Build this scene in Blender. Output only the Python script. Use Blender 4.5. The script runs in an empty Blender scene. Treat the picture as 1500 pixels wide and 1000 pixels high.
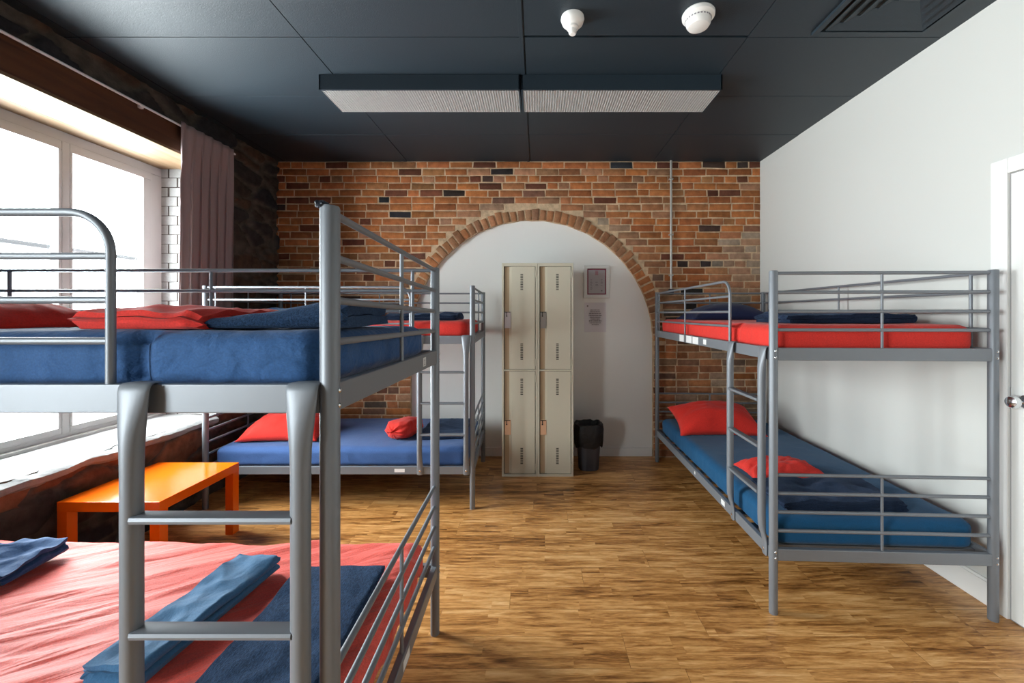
import bpy, bmesh, math, random
from mathutils import Vector, noise
PI = math.pi
V = Vector
COL = bpy.context.scene.collection
rnd = random.Random(7)

# ------------------------------------------------------------------ materials
def new_mat(name):
    m = bpy.data.materials.new(name); m.use_nodes = True
    nt = m.node_tree; b = nt.nodes['Principled BSDF']
    return m, nt, b
def nd(nt, t, **kw):
    n = nt.nodes.new(t)
    for k, v in kw.items(): setattr(n, k, v)
    return n
def mat(name, col, rough=.6, metal=0., spec=.5, bump=None, var=None, sheen=0., coat=0., scale3=(1, 1, 1)):
    """bump=(scale, strength, distance, detail) ; var=(scale, amount)"""
    m, nt, b = new_mat(name)
    b.inputs['Base Color'].default_value = (*col, 1)
    b.inputs['Roughness'].default_value = rough
    b.inputs['Metallic'].default_value = metal
    b.inputs['Specular IOR Level'].default_value = spec
    if sheen:
        b.inputs['Sheen Weight'].default_value = sheen
        b.inputs['Sheen Roughness'].default_value = .5
    if coat:
        b.inputs['Coat Weight'].default_value = coat
        b.inputs['Coat Roughness'].default_value = .05
    if bump or var:
        tc = nd(nt, 'ShaderNodeTexCoord'); mp = nd(nt, 'ShaderNodeMapping')
        mp.inputs['Scale'].default_value = scale3
        nt.links.new(tc.outputs['Object'], mp.inputs['Vector'])
    if bump:
        n = nd(nt, 'ShaderNodeTexNoise'); n.inputs['Scale'].default_value = bump[0]; n.inputs['Detail'].default_value = bump[3] if len(bump) > 3 else 4
        bp = nd(nt, 'ShaderNodeBump'); bp.inputs['Strength'].default_value = bump[1]; bp.inputs['Distance'].default_value = bump[2]
        nt.links.new(mp.outputs[0], n.inputs['Vector']); nt.links.new(n.outputs['Fac'], bp.inputs['Height'])
        nt.links.new(bp.outputs[0], b.inputs['Normal'])
    if var:
        n2 = nd(nt, 'ShaderNodeTexNoise'); n2.inputs['Scale'].default_value = var[0]; n2.inputs['Detail'].default_value = 5
        nt.links.new(mp.outputs[0], n2.inputs['Vector'])
        r = nd(nt, 'ShaderNodeMapRange'); r.inputs[1].default_value = .3; r.inputs[2].default_value = .7
        r.inputs[3].default_value = 1 - var[1]; r.inputs[4].default_value = 1 + var[1]
        mx = nd(nt, 'ShaderNodeVectorMath', operation='SCALE'); mx.inputs[0].default_value = col
        nt.links.new(n2.outputs['Fac'], r.inputs[0]); nt.links.new(r.outputs[0], mx.inputs['Scale'])
        nt.links.new(mx.outputs[0], b.inputs['Base Color'])
    return m

def attr_mat(name, rough=.85, bump=(60, .5, .004), var=(25, .18), spec=.3):
    m, nt, b = new_mat(name)
    a = nd(nt, 'ShaderNodeAttribute', attribute_name='tone')
    tc = nd(nt, 'ShaderNodeTexCoord')
    n = nd(nt, 'ShaderNodeTexNoise'); n.inputs['Scale'].default_value = bump[0]; n.inputs['Detail'].default_value = 6
    n2 = nd(nt, 'ShaderNodeTexNoise'); n2.inputs['Scale'].default_value = var[0]; n2.inputs['Detail'].default_value = 6
    nt.links.new(tc.outputs['Object'], n.inputs['Vector']); nt.links.new(tc.outputs['Object'], n2.inputs['Vector'])
    r = nd(nt, 'ShaderNodeMapRange'); r.inputs[1].default_value = .3; r.inputs[2].default_value = .7
    r.inputs[3].default_value = 1 - var[1]; r.inputs[4].default_value = 1 + var[1]
    mx = nd(nt, 'ShaderNodeVectorMath', operation='SCALE')
    nt.links.new(n2.outputs['Fac'], r.inputs[0]); nt.links.new(a.outputs['Color'], mx.inputs[0]); nt.links.new(r.outputs[0], mx.inputs['Scale'])
    nt.links.new(mx.outputs[0], b.inputs['Base Color'])
    bp = nd(nt, 'ShaderNodeBump'); bp.inputs['Strength'].default_value = bump[1]; bp.inputs['Distance'].default_value = bump[2]
    nt.links.new(n.outputs['Fac'], bp.inputs['Height']); nt.links.new(bp.outputs[0], b.inputs['Normal'])
    b.inputs['Roughness'].default_value = rough; b.inputs['Specular IOR Level'].default_value = spec
    return m

def floor_mat():
    m, nt, b = new_mat('laminate')
    L = nt.links.new
    tc = nd(nt, 'ShaderNodeTexCoord')
    def bricks(wd, hh, off, mort):
        br = nd(nt, 'ShaderNodeTexBrick'); br.offset = off; br.offset_frequency = 2
        br.inputs['Color1'].default_value = (0, 0, 0, 1); br.inputs['Color2'].default_value = (1, 1, 1, 1); br.inputs['Mortar'].default_value = (.5, .5, .5, 1)
        br.inputs['Scale'].default_value = 1; br.inputs['Mortar Size'].default_value = mort; br.inputs['Mortar Smooth'].default_value = .3
        br.inputs['Brick Width'].default_value = wd; br.inputs['Row Height'].default_value = hh
        sx = nd(nt, 'ShaderNodeSeparateXYZ'); L(tc.outputs['Object'], sx.inputs[0])
        dv = nd(nt, 'ShaderNodeMath', operation='DIVIDE'); dv.inputs[1].default_value = hh; L(sx.outputs[1], dv.inputs[0])
        fl = nd(nt, 'ShaderNodeMath', operation='FLOOR'); L(dv.outputs[0], fl.inputs[0])
        wn = nd(nt, 'ShaderNodeTexWhiteNoise', noise_dimensions='1D'); L(fl.outputs[0], wn.inputs['W'])
        xa = nd(nt, 'ShaderNodeMath', operation='MULTIPLY_ADD'); xa.inputs[1].default_value = wd; L(wn.outputs['Value'], xa.inputs[0]); L(sx.outputs[0], xa.inputs[2])
        cb = nd(nt, 'ShaderNodeCombineXYZ'); L(xa.outputs[0], cb.inputs[0]); L(sx.outputs[1], cb.inputs[1])
        L(cb.outputs[0], br.inputs['Vector']); return br
    br = bricks(1.22, .165, 0., .0011); st = bricks(.43, .055, 0., 0.)
    cm = nd(nt, 'ShaderNodeVectorMath', operation='SCALE'); cm.inputs['Scale'].default_value = 13.7; L(br.outputs['Color'], cm.inputs[0])
    c2 = nd(nt, 'ShaderNodeVectorMath', operation='SCALE'); c2.inputs['Scale'].default_value = 7.3; L(st.outputs['Color'], c2.inputs[0])
    ad = nd(nt, 'ShaderNodeVectorMath', operation='ADD'); L(tc.outputs['Object'], ad.inputs[0]); L(cm.outputs[0], ad.inputs[1])
    a2 = nd(nt, 'ShaderNodeVectorMath', operation='ADD'); L(ad.outputs[0], a2.inputs[0]); L(c2.outputs[0], a2.inputs[1])
    def nz(src, sc3, det, rough=.6, dist=0.):
        mp = nd(nt, 'ShaderNodeMapping'); mp.inputs['Scale'].default_value = sc3; L(src.outputs[0], mp.inputs['Vector'])
        n = nd(nt, 'ShaderNodeTexNoise'); n.inputs['Scale'].default_value = 1; n.inputs['Detail'].default_value = det; n.inputs['Roughness'].default_value = rough; n.inputs['Distortion'].default_value = dist
        L(mp.outputs[0], n.inputs['Vector']); return n
    n1 = nz(a2, (4.5, 42, 1), 7, .62, .6)      # streaks
    n2 = nz(ad, (22, 190, 1), 3)               # fine fibre
    n3 = nz(ad, (1.7, 9, 1), 4, .55)           # broad patches
    def madd(src, k, nxt):
        t = nd(nt, 'ShaderNodeMath', operation='MULTIPLY_ADD'); t.inputs[1].default_value = k; L(src, t.inputs[0])
        if isinstance(nxt, float): t.inputs[2].default_value = nxt
        else: L(nxt, t.inputs[2])
        return t.outputs[0]
    v = madd(n1.outputs['Fac'], .62, madd(n2.outputs['Fac'], .18, madd(n3.outputs['Fac'], .42, madd(st.outputs['Color'], .045, madd(br.outputs['Color'], .05, -.16)))))
    cr = nd(nt, 'ShaderNodeValToRGB'); e = cr.color_ramp.elements
    e[0].position = .28; e[0].color = (.070, .024, .006, 1)
    e[1].position = .70; e[1].color = (.85, .54, .26, 1)
    for p, c in ((.365, (.19, .072, .017)), (.445, (.41, .175, .047)), (.53, (.63, .308, .098)), (.615, (.77, .43, .170))):
        x = e.new(p); x.color = (*c, 1)
    L(v, cr.inputs['Fac'])
    dk = nd(nt, 'ShaderNodeMix', data_type='RGBA'); dk.inputs[7].default_value = (.08, .035, .012, 1)
    fm = nd(nt, 'ShaderNodeMath', operation='MULTIPLY'); fm.inputs[1].default_value = .5; L(br.outputs['Fac'], fm.inputs[0])
    L(fm.outputs[0], dk.inputs[0]); L(cr.outputs['Color'], dk.inputs[6]); L(dk.outputs[2], b.inputs['Base Color'])
    b.inputs['Roughness'].default_value = .34; b.inputs['Specular IOR Level'].default_value = .45
    bp = nd(nt, 'ShaderNodeBump'); bp.inputs['Strength'].default_value = .2; bp.inputs['Distance'].default_value = .002
    L(v, bp.inputs['Height']); L(bp.outputs[0], b.inputs['Normal'])
    return m

def wood_mat(name, c0, c1, rough=.6, sc=(30, 1.5, 30)):
    m, nt, b = new_mat(name); L = nt.links.new
    tc = nd(nt, 'ShaderNodeTexCoord'); mp = nd(nt, 'ShaderNodeMapping'); mp.inputs['Scale'].default_value = sc
    n = nd(nt, 'ShaderNodeTexNoise'); n.inputs['Scale'].default_value = 1; n.inputs['Detail'].default_value = 8; n.inputs['Distortion'].default_value = .8
    L(tc.outputs['Object'], mp.inputs[0]); L(mp.outputs[0], n.inputs['Vector'])
    cr = nd(nt, 'ShaderNodeValToRGB'); cr.color_ramp.elements[0].color = (*c0, 1); cr.color_ramp.elements[1].color = (*c1, 1)
    cr.color_ramp.elements[0].position = .3; cr.color_ramp.elements[1].position = .7
    L(n.outputs['Fac'], cr.inputs[0]); L(cr.outputs[0], b.inputs['Base Color'])
    bp = nd(nt, 'ShaderNodeBump'); bp.inputs['Strength'].default_value = .4; bp.inputs['Distance'].default_value = .004
    L(n.outputs['Fac'], bp.inputs['Height']); L(bp.outputs[0], b.inputs['Normal']); b.inputs['Roughness'].default_value = rough
    return m

def glass_mat():
    m, nt, b = new_mat('window_glass'); nt.nodes.remove(b)
    out = nt.nodes['Material Output']
    t = nd(nt, 'ShaderNodeBsdfTransparent'); t.inputs[0].default_value = (.96, .98, .97, 1)
    g = nd(nt, 'ShaderNodeBsdfGlossy'); g.inputs['Roughness'].default_value = .02
    lw = nd(nt, 'ShaderNodeLayerWeight'); pw = nd(nt, 'ShaderNodeMath', operation='POWER'); pw.inputs[1].default_value = 5
    nt.links.new(lw.outputs['Facing'], pw.inputs[0])
    f = nd(nt, 'ShaderNodeMath', operation='MULTIPLY_ADD'); f.inputs[1].default_value = .9; f.inputs[2].default_value = .04
    nt.links.new(pw.outputs[0], f.inputs[0])
    mx = nd(nt, 'ShaderNodeMixShader')
    nt.links.new(f.outputs[0], mx.inputs[0]); nt.links.new(t.outputs[0], mx.inputs[1]); nt.links.new(g.outputs[0], mx.inputs[2])
    nt.links.new(mx.outputs[0], out.inputs[0])
    return m

def fleece_mat(name, col):
    m, nt, b = new_mat(name); L = nt.links.new
    tc = nd(nt, 'ShaderNodeTexCoord'); mp = nd(nt, 'ShaderNodeMapping'); mp.inputs['Scale'].default_value = (60, 22, 60)
    mp.inputs['Rotation'].default_value = (0, 0, .5)
    n = nd(nt, 'ShaderNodeTexNoise'); n.inputs['Scale'].default_value = 4; n.inputs['Detail'].default_value = 6; n.inputs['Roughness'].default_value = .7
    L(tc.outputs['Object'], mp.inputs[0]); L(mp.outputs[0], n.inputs['Vector'])
    cr = nd(nt, 'ShaderNodeValToRGB')
    cr.color_ramp.elements[0].position = .38; cr.color_ramp.elements[0].color = (*[c * .55 for c in col], 1)
    cr.color_ramp.elements[1].position = .72; cr.color_ramp.elements[1].color = (*[c * 2.6 + .004 for c in col], 1)
    L(n.outputs['Fac'], cr.inputs[0]); L(cr.outputs[0], b.inputs['Base Color'])
    bp = nd(nt, 'ShaderNodeBump'); bp.inputs['Strength'].default_value = .8; bp.inputs['Distance'].default_value = .004
    L(n.outputs['Fac'], bp.inputs['Height']); L(bp.outputs[0], b.inputs['Normal'])
    b.inputs['Roughness'].default_value = .95; b.inputs['Specular IOR Level'].default_value = .1
    b.inputs['Sheen Weight'].default_value = .25
    b.inputs['Sheen Tint'].default_value = (.35, .5, .8, 1)
    return m

def sheet_mat(name, col, rough=.85, wr=9., st=.35, stretch=(1, 1, 1), rot=0., sheen=.10, dist=.5, ridged=False):
    m, nt, b = new_mat(name); L = nt.links.new
    tc = nd(nt, 'ShaderNodeTexCoord'); mp = nd(nt, 'ShaderNodeMapping'); mp.vector_type = 'TEXTURE'; mp.inputs['Scale'].default_value = tuple(1 / q for q in stretch); mp.inputs['Rotation'].default_value = (0, 0, rot)
    L(tc.outputs['Object'], mp.inputs[0])
    n = nd(nt, 'ShaderNodeTexNoise'); n.inputs['Scale'].default_value = wr; n.inputs['Detail'].default_value = 5; n.inputs['Distortion'].default_value = dist
    if ridged: n.noise_type = 'RIDGED_MULTIFRACTAL'; n.inputs['Detail'].default_value = 4; n.inputs['Offset'].default_value = .85; n.inputs['Gain'].default_value = 1.6
    L(mp.outputs[0], n.inputs['Vector'])
    w = nd(nt, 'ShaderNodeTexNoise'); w.inputs['Scale'].default_value = 220; w.inputs['Detail'].default_value = 2
    L(tc.outputs['Object'], w.inputs['Vector'])
    b1 = nd(nt, 'ShaderNodeBump'); b1.inputs['Strength'].default_value = st; b1.inputs['Distance'].default_value = .02
    L(n.outputs['Fac'], b1.inputs['Height'])
    b2 = nd(nt, 'ShaderNodeBump'); b2.inputs['Strength'].default_value = .12; b2.inputs['Distance'].default_value = .002
    L(w.outputs['Fac'], b2.inputs['Height']); L(b1.outputs[0], b2.inputs['Normal']); L(b2.outputs[0], b.inputs['Normal'])
    r = nd(nt, 'ShaderNodeMapRange'); r.inputs[1].default_value = .3; r.inputs[2].default_value = .7; r.inputs[3].default_value = .88; r.inputs[4].default_value = 1.12
    L(w.outputs['Fac'], r.inputs[0])
    mx = nd(nt, 'ShaderNodeVectorMath', operation='SCALE'); mx.inputs[0].default_value = col; L(r.outputs[0], mx.inputs['Scale'])
    L(mx.outputs[0], b.inputs['Base Color'])
    b.inputs['Roughness'].default_value = rough; b.inputs['Specular IOR Level'].default_value = .25
    b.inputs['Sheen Weight'].default_value = sheen
    return m

def curtain_mat():
    m, nt, b = new_mat('curtain_fabric'); L = nt.links.new
    b.inputs['Base Color'].default_value = (.33, .255, .26, 1); b.inputs['Roughness'].default_value = .8
    out = nt.nodes['Material Output']
    t = nd(nt, 'ShaderNodeBsdfTranslucent'); t.inputs[0].default_value = (.30, .19, .20, 1)
    mx = nd(nt, 'ShaderNodeMixShader'); mx.inputs[0].default_value = .08
    L(b.outputs[0], mx.inputs[1]); L(t.outputs[0], mx.inputs[2]); L(mx.outputs[0], out.inputs[0])
    tc = nd(nt, 'ShaderNodeTexCoord')
    n = nd(nt, 'ShaderNodeTexNoise'); n.inputs['Scale'].default_value = 38; n.inputs['Detail'].default_value = 4
    L(tc.outputs['Object'], n.inputs['Vector'])
    bp = nd(nt, 'ShaderNodeBump'); bp.inputs['Strength'].default_value = .4; bp.inputs['Distance'].default_value = .004
    L(n.outputs['Fac'], bp.inputs['Height']); L(bp.outputs[0], b.inputs['Normal'])
    return m

def diffuser_mat(name, c):
    m, nt, b = new_mat(name); L = nt.links.new
    b.inputs['Base Color'].default_value = (*c, 1); b.inputs['Roughness'].default_value = .3
    b.inputs['Specular IOR Level'].default_value = .7
    return m

M = {}
M['metal'] = mat('silver_grey_paint', (.205, .222, .248), .48, .3, .5, bump=(900, .05, .0005, 2))
M['zinc'] = mat('zinc_bolt', (.75, .76, .78), .25, 1.)
M['rubber'] = mat('dark_rubber', (.012, .016, .028), .6, bump=(60, .6, .004))
M['sticker'] = mat('sticker_paper', (.80, .80, .80), .6)
M['ink'] = mat('black_ink', (.03, .03, .035), .7)
M['slat'] = wood_mat('pine_slat', (.45, .30, .16), (.60, .43, .26))
M['red_sheet'] = sheet_mat('red_sheet', (.68, .036, .026), wr=7, st=.35)
M['red_sheet_lit'] = sheet_mat('red_sheet_lit_coral', (.86, .115, .085), rough=.6, wr=5, st=1., stretch=(.4, 2.6, 1), rot=.50, sheen=.14)  # lit copy of the red sheet: window light painted in as coral
M['red_pillow'] = sheet_mat('red_pillowcase', (.70, .030, .020), wr=6, st=.25)
M['navy_sheet'] = sheet_mat('blue_denim_sheet', (.026, .085, .22), wr=17, st=.6, stretch=(.8, .8, 1.3), dist=.4)
M['blue_sheet_tint_mid'] = sheet_mat('blue_sheet_light_tint_mid', (.045, .105, .28), wr=7, st=.35)  # same blue fabric, tint of the local light painted into its colour
M['blue_sheet_tint_teal'] = sheet_mat('blue_sheet_light_tint_teal', (.005, .075, .18), wr=7, st=.3)  # same blue fabric again, teal cast of the light put in its colour
M['navy_pillow'] = sheet_mat('navy_pillowcase', (.008, .014, .06), wr=6, st=.25)
M['lit_blue_cloth'] = sheet_mat('blue_cloth_lit', (.05, .155, .30), wr=10, st=.6)  # blue cloth, colour raised to paint in the light falling on it
M['fleece'] = fleece_mat('navy_fleece', (.010, .026, .060))
M['fleece_dark'] = fleece_mat('dark_navy_fleece', (.006, .013, .032))
M['orange'] = mat('orange_lacquer', (.82, .13, .004), .16, 0, .4, coat=.12)
M['white_wall'] = mat('white_wall_paint', (.66, .665, .64), .75, bump=(180, .10, .001), spec=.3)
M['dark_wall'] = mat('unseen_wall_darkened', (.10, .095, .09), .8)  # unseen wall behind the camera, colour darkened to cut fill light
M['infill'] = mat('warm_white_plaster', (.84, .84, .82), .8, bump=(140, .12, .001), spec=.3)
M['white_trim'] = mat('white_gloss_trim', (.84, .84, .83), .4)
M['door_white'] = mat('white_door_paint', (.84, .845, .83), .45)
M['gap'] = mat('shadow_gap_seal', (.30, .30, .30), .8)
M['chrome'] = mat('brushed_chrome', (.72, .73, .75), .18, 1.)
M['ceiling'] = mat('dark_blue_ceiling_paint', (.0125, .0235, .034), .52, bump=(260, .6, .002), spec=.6)
M['fixture'] = mat('dark_blue_fixture_paint', (.014, .026, .038), .5)
M['diff_a'] = diffuser_mat('prismatic_acrylic', (.56, .55, .545))
M['diff_shade'] = diffuser_mat('acrylic_shade_between_ribs', (.20, .19, .185))  # same acrylic, shade between the ribs painted in for depth contrast
M['floor'] = floor_mat()
M['brick'] = attr_mat('old_brick', .9, (70, .7, .005), (22, .22))
M['stone'] = attr_mat('rubble_stone', .92, (28, .9, .012), (14, .35))
M['whitewash'] = mat('whitewashed_masonry', (.27, .27, .27), .85, bump=(22, .8, .015, 8), var=(9, .12))
M['beam'] = wood_mat('dark_timber', (.035, .012, .004), (.13, .045, .013), .7, (14, 1.2, 14))
M['beam_pale'] = wood_mat('pale_timber', (.13, .072, .032), (.20, .138, .078), .6, (14, 1.0, 14))
M['win_frame'] = mat('cream_window_paint', (.33, .325, .315), .5, bump=(60, .15, .002))
M['glass'] = glass_mat()
M['curtain'] = curtain_mat()
M['rod'] = mat('white_rod', (.75, .75, .77), .35)
M['locker'] = mat('cream_locker_enamel', (.60, .565, .455), .42, bump=(300, .05, .0006))
M['locker_dark'] = mat('locker_slot_black', (.02, .018, .014), .8)
M['locker_tan'] = mat('tan_locker_channel', (.43, .32, .20), .5)
M['plate_lilac'] = mat('lilac_grey_plate', (.50, .46, .48), .4)
M['plate_grey'] = mat('grey_plate', (.27, .25, .23), .4)
M['plate_peach'] = mat('peach_plate', (.72, .42, .26), .4)
M['plastic_white'] = mat('white_plastic', (.80, .79, .77), .4)
M['bin'] = mat('grey_bin_plastic', (.05, .05, .062), .45)
M['bag'] = mat('black_bin_bag', (.004, .004, .006), .5, bump=(28, .8, .012))
M['maroon'] = mat('maroon_mat', (.26, .05, .085), .7)
M['paper_grey'] = mat('grey_certificate', (.46, .43, .45), .5)
M['paper'] = mat('white_notice_paper', (.74, .71, .75), .7)
M['text_grey'] = mat('grey_print', (.22, .20, .22), .8)
M['stamp'] = mat('pink_print', (.45, .16, .20), .8)
M['frame_silver'] = mat('silver_frame', (.76, .75, .73), .4, .15)
M['pipe'] = mat('grey_conduit', (.46, .45, .42), .4, .5)
M['cable'] = mat('overhead_cable_sheath', (.012, .012, .013), .9, spec=.1)

# ------------------------------------------------------------------ mesh builder
class MB:
    def __init__(s): s.v = []; s.f = []; s.mi = []; s.tone = []; s.ctone = (1, 1, 1); s.cm = 0; s.flat = False
    def add(s, vs, fs):
        o = len(s.v); s.v += [V(x) for x in vs]; s.tone += [s.ctone] * len(vs)
        for f in fs: s.f.append([i + o for i in f]); s.mi.append(s.cm)
        return o
    def hexa(s, c):   # 8 corners: bottom 4 ccw, top 4 ccw
        s.add(c, [(3, 2, 1, 0), (4, 5, 6, 7), (0, 1, 5, 4), (1, 2, 6, 5), (2, 3, 7, 6), (3, 0, 4, 7)])
    def box(s, x0, x1, y0, y1, z0, z1):
        s.hexa([(x0, y0, z0), (x1, y0, z0), (x1, y1, z0), (x0, y1, z0), (x0, y0, z1), (x1, y0, z1), (x1, y1, z1), (x0, y1, z1)])
    def bbox(s, x0, x1, y0, y1, z0, z1, r=.004):   # chamfered box
        if min(x1 - x0, y1 - y0, z1 - z0) < 2.2 * r: r = min(x1 - x0, y1 - y0, z1 - z0) / 2.5
        s.flat = True; bm = bmesh.new(); bmesh.ops.create_cube(bm, size=1)
        for v in bm.verts: v.co = V(((x0 + x1) / 2 + v.co.x * (x1 - x0), (y0 + y1) / 2 + v.co.y * (y1 - y0), (z0 + z1) / 2 + v.co.z * (z1 - z0)))
        bmesh.ops.bevel(bm, geom=list(bm.edges), offset=r, segments=2, profile=.5, affect='EDGES')
        bm.verts.index_update()
        s.add([v.co.copy() for v in bm.verts], [[v.index for v in f.verts] for f in bm.faces]); bm.free()
    def tube(s, pts, r, n=12, cap=True, fixed=None, rads=None):
        """rads: list of (along fixed axis, other) radii; fixed: constant binormal"""
        pts = [V(p) for p in pts]; N = len(pts); vs = []; fs = []
        up = None
        for i, p in enumerate(pts):
            t = (pts[min(i + 1, N - 1)] - pts[max(i - 1, 0)]).normalized()
            if fixed is not None: b = V(fixed); a = b.cross(t).normalized()
            else:
                if up is None:
                    up = V((0, 0, 1)) if abs(t.z) < .9 else V((1, 0, 0))
                    up = (up - t * up.dot(t)).normalized()
                else:
                    up = (up - t * up.dot(t)).normalized()
                a = up; b = t.cross(a)
            ra, rb = (rads[i] if rads else (r, r))
            for k in range(n):
                th = 2 * PI * k / n
                vs.append(p + b * (ra * math.cos(th)) + a * (rb * math.sin(th)))
        for i in range(N - 1):
            for k in range(n):
                k2 = (k + 1) % n
                fs.append((i * n + k, i * n + k2, (i + 1) * n + k2, (i + 1) * n + k))
        if cap:
            fs.append(tuple(range(n))[::-1]); fs.append(tuple((N - 1) * n + k for k in range(n)))
        s.add(vs, fs)
    def lathe(s, prof, c, n=32, axis='z', cap=True):
        c = V(c); vs = []; fs = []; N = len(prof)
        for r, h in prof:
            for k in range(n):
                th = 2 * PI * k / n; x, y = r * math.cos(th), r * math.sin(th)
                vs.append(c + (V((x, y, h)) if axis == 'z' else V((h, x, y)) if axis == 'x' else V((x, h, y))))
        for i in range(N - 1):
            for k in range(n):
                k2 = (k + 1) % n; fs.append((i * n + k, i * n + k2, (i + 1) * n + k2, (i + 1) * n + k))
        if cap: fs.append(tuple(range(n))[::-1]); fs.append(tuple((N - 1) * n + k for k in range(n)))
        s.add(vs, fs)
    def grid(s, fn, nu, nv, flip=False):
        vs = [fn(i / nu, j / nv) for i in range(nu + 1) for j in range(nv + 1)]
        fs = []
        for i in range(nu):
            for j in range(nv):
                q = (i * (nv + 1) + j, (i + 1) * (nv + 1) + j, (i + 1) * (nv + 1) + j + 1, i * (nv + 1) + j + 1)
                fs.append(q[::-1] if flip else q)
        return s.add(vs, fs)
    def build(s, name, m, parent=None, origin=None, sharp=35, tone=False, fixn=True):
        me = bpy.data.meshes.new(name)
        if parent is not None: o = parent_world(parent)
        elif origin is not None: o = V(origin)
        else: o = V((0, 0, 0))
        me.from_pydata([tuple(v - o) for v in s.v], [], s.f)
        ms = m if isinstance(m, (list, tuple)) else [m]
        for x in ms: me.materials.append(M[x])
        if len(ms) > 1:
            for p, i in zip(me.polygons, s.mi): p.material_index = i
        if tone:
            at = me.color_attributes.new('tone', 'FLOAT_COLOR', 'POINT')
            for i, c in enumerate(s.tone): at.data[i].color = (*c, 1)
        me.validate()
        if fixn:
            bm = bmesh.new(); bm.from_mesh(me); bmesh.ops.recalc_face_normals(bm, faces=bm.faces); bm.to_mesh(me); bm.free()
        for p in me.polygons: p.use_smooth = True
        me.set_sharp_from_angle(angle=math.radians(sharp))
        ob = bpy.data.objects.new(name, me); COL.objects.link(ob)
        if s.flat:
            w_ = ob.modifiers.new('weighted', 'WEIGHTED_NORMAL'); w_.keep_sharp = True; w_.weight = 90
        if parent is not None: ob.parent = parent
        else: ob.location = o
        return ob
def parent_world(p):
    o = V(p.location)
    while p.parent is not None: p = p.parent; o += V(p.location)
    return o
def tag(o, label=None, cat=None, group=None, kind=None):
    if label: o['label'] = label
    if cat: o['category'] = cat
    if group: o['group'] = group
    if kind: o['kind'] = kind
    return o
def thing(name, loc, label, cat, group=None):
    o = bpy.data.objects.new(name, None); COL.objects.link(o); o.location = loc; o.empty_display_size = .1
    return tag(o, label, cat, group)
def struct(o): o['kind'] = 'structure'; return o
def arc(c, e1, e2, r, a0, a1, n=8):
    c, e1, e2 = V(c), V(e1), V(e2)
    return [c + e1 * (r * math.cos(a0 + (a1 - a0) * i / n)) + e2 * (r * math.sin(a0 + (a1 - a0) * i / n)) for i in range(n + 1)]
def fbm(p, o=4): return noise.fractal(V(p), 1.0, 2.0, o)

# ------------------------------------------------------------------ room
XL, XR, YB, YF, H = -2.54, 2.215, 4.07, -2.7, 2.94
ARC_X, ARC_H, ARC_R = -.054, 1.15, 1.208

def build_floor():
    b = MB(); b.box(XL - .6, XR + .2, YF - .2, YB + .3, -.1, 0); struct(b.build('floor', 'floor'))
def build_ceiling():
    b = MB()
    b.box(XL - .3, XR + .2, YF - .2, YB + .2, H + .012, H + .1)
    xs = [-3.73, -2.51, -1.29, -.07, 1.15, 2.37]; ys = [YF - .1] + [2.24 + .61 * k for k in range(-7, 3)] + [YB + .02]
    g = .002
    for i in range(len(xs) - 1):
        for j in range(len(ys) - 1):
            x0, x1 = max(xs[i], XL - .1) + g, min(xs[i + 1], XR + .1) - g
            if x1 - x0 < .05: continue
            dz = rnd.uniform(-.0012, .0012)
            y1 = ys[j + 1]
            if i == 3 and abs(y1 - 2.24) < .01: y1 -= .010
            b.bbox(x0, x1, ys[j] + g, y1 - g, H + dz, H + .0125, .002)
    # flat cover strip along the middle joint
    b.bbox(-.100, -.078, YF, YB, H - .004, H + .001, .001)
    struct(b.build('ceiling', 'ceiling'))

def brick_tone(kind=None):
    r = rnd.random()
    if kind == 'dark' or (kind is None and r < .042):
        c = rnd.choice([(.036, .030, .028), (.050, .034, .028), (.070, .040, .028), (.038, .040, .046)])
    elif r < .16: c = (.16, .055, .030)
    elif r < .26: c = (.36, .155, .065)
    elif r < .36: c = (.38, .185, .10)
    else: c = (.42, .146, .049)
    k = rnd.uniform(.62, 1.18)
    return tuple(min(1, x * k * rnd.uniform(.95, 1.05)) for x in c)

def rough_zone(x, h):
    """how much old mortar is smeared over the bricks here (0..1)"""
    z = 0.
    if x > 1.72 and .3 < h < 2.25:
        z = max(z, min(1, (x - 1.70) / .10) * min(1, max(0, (2.25 - h) / .12)))
    if .9 < x < 1.72 and h < 1.35: z = max(z, .45)
    d = math.hypot(x - ARC_X, h - ARC_H) - ARC_R
    if h > ARC_H and d < .34: z = max(z, .75 * max(0, 1 - max(0, d - .13) / .21))
    if x < -1.1 and h < 1.2: z = max(z, .35)
    return z * (.55 + .9 * fbm((x * 3.1, h * 3.1, 5), 3)) if z > 0 else 0

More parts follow.
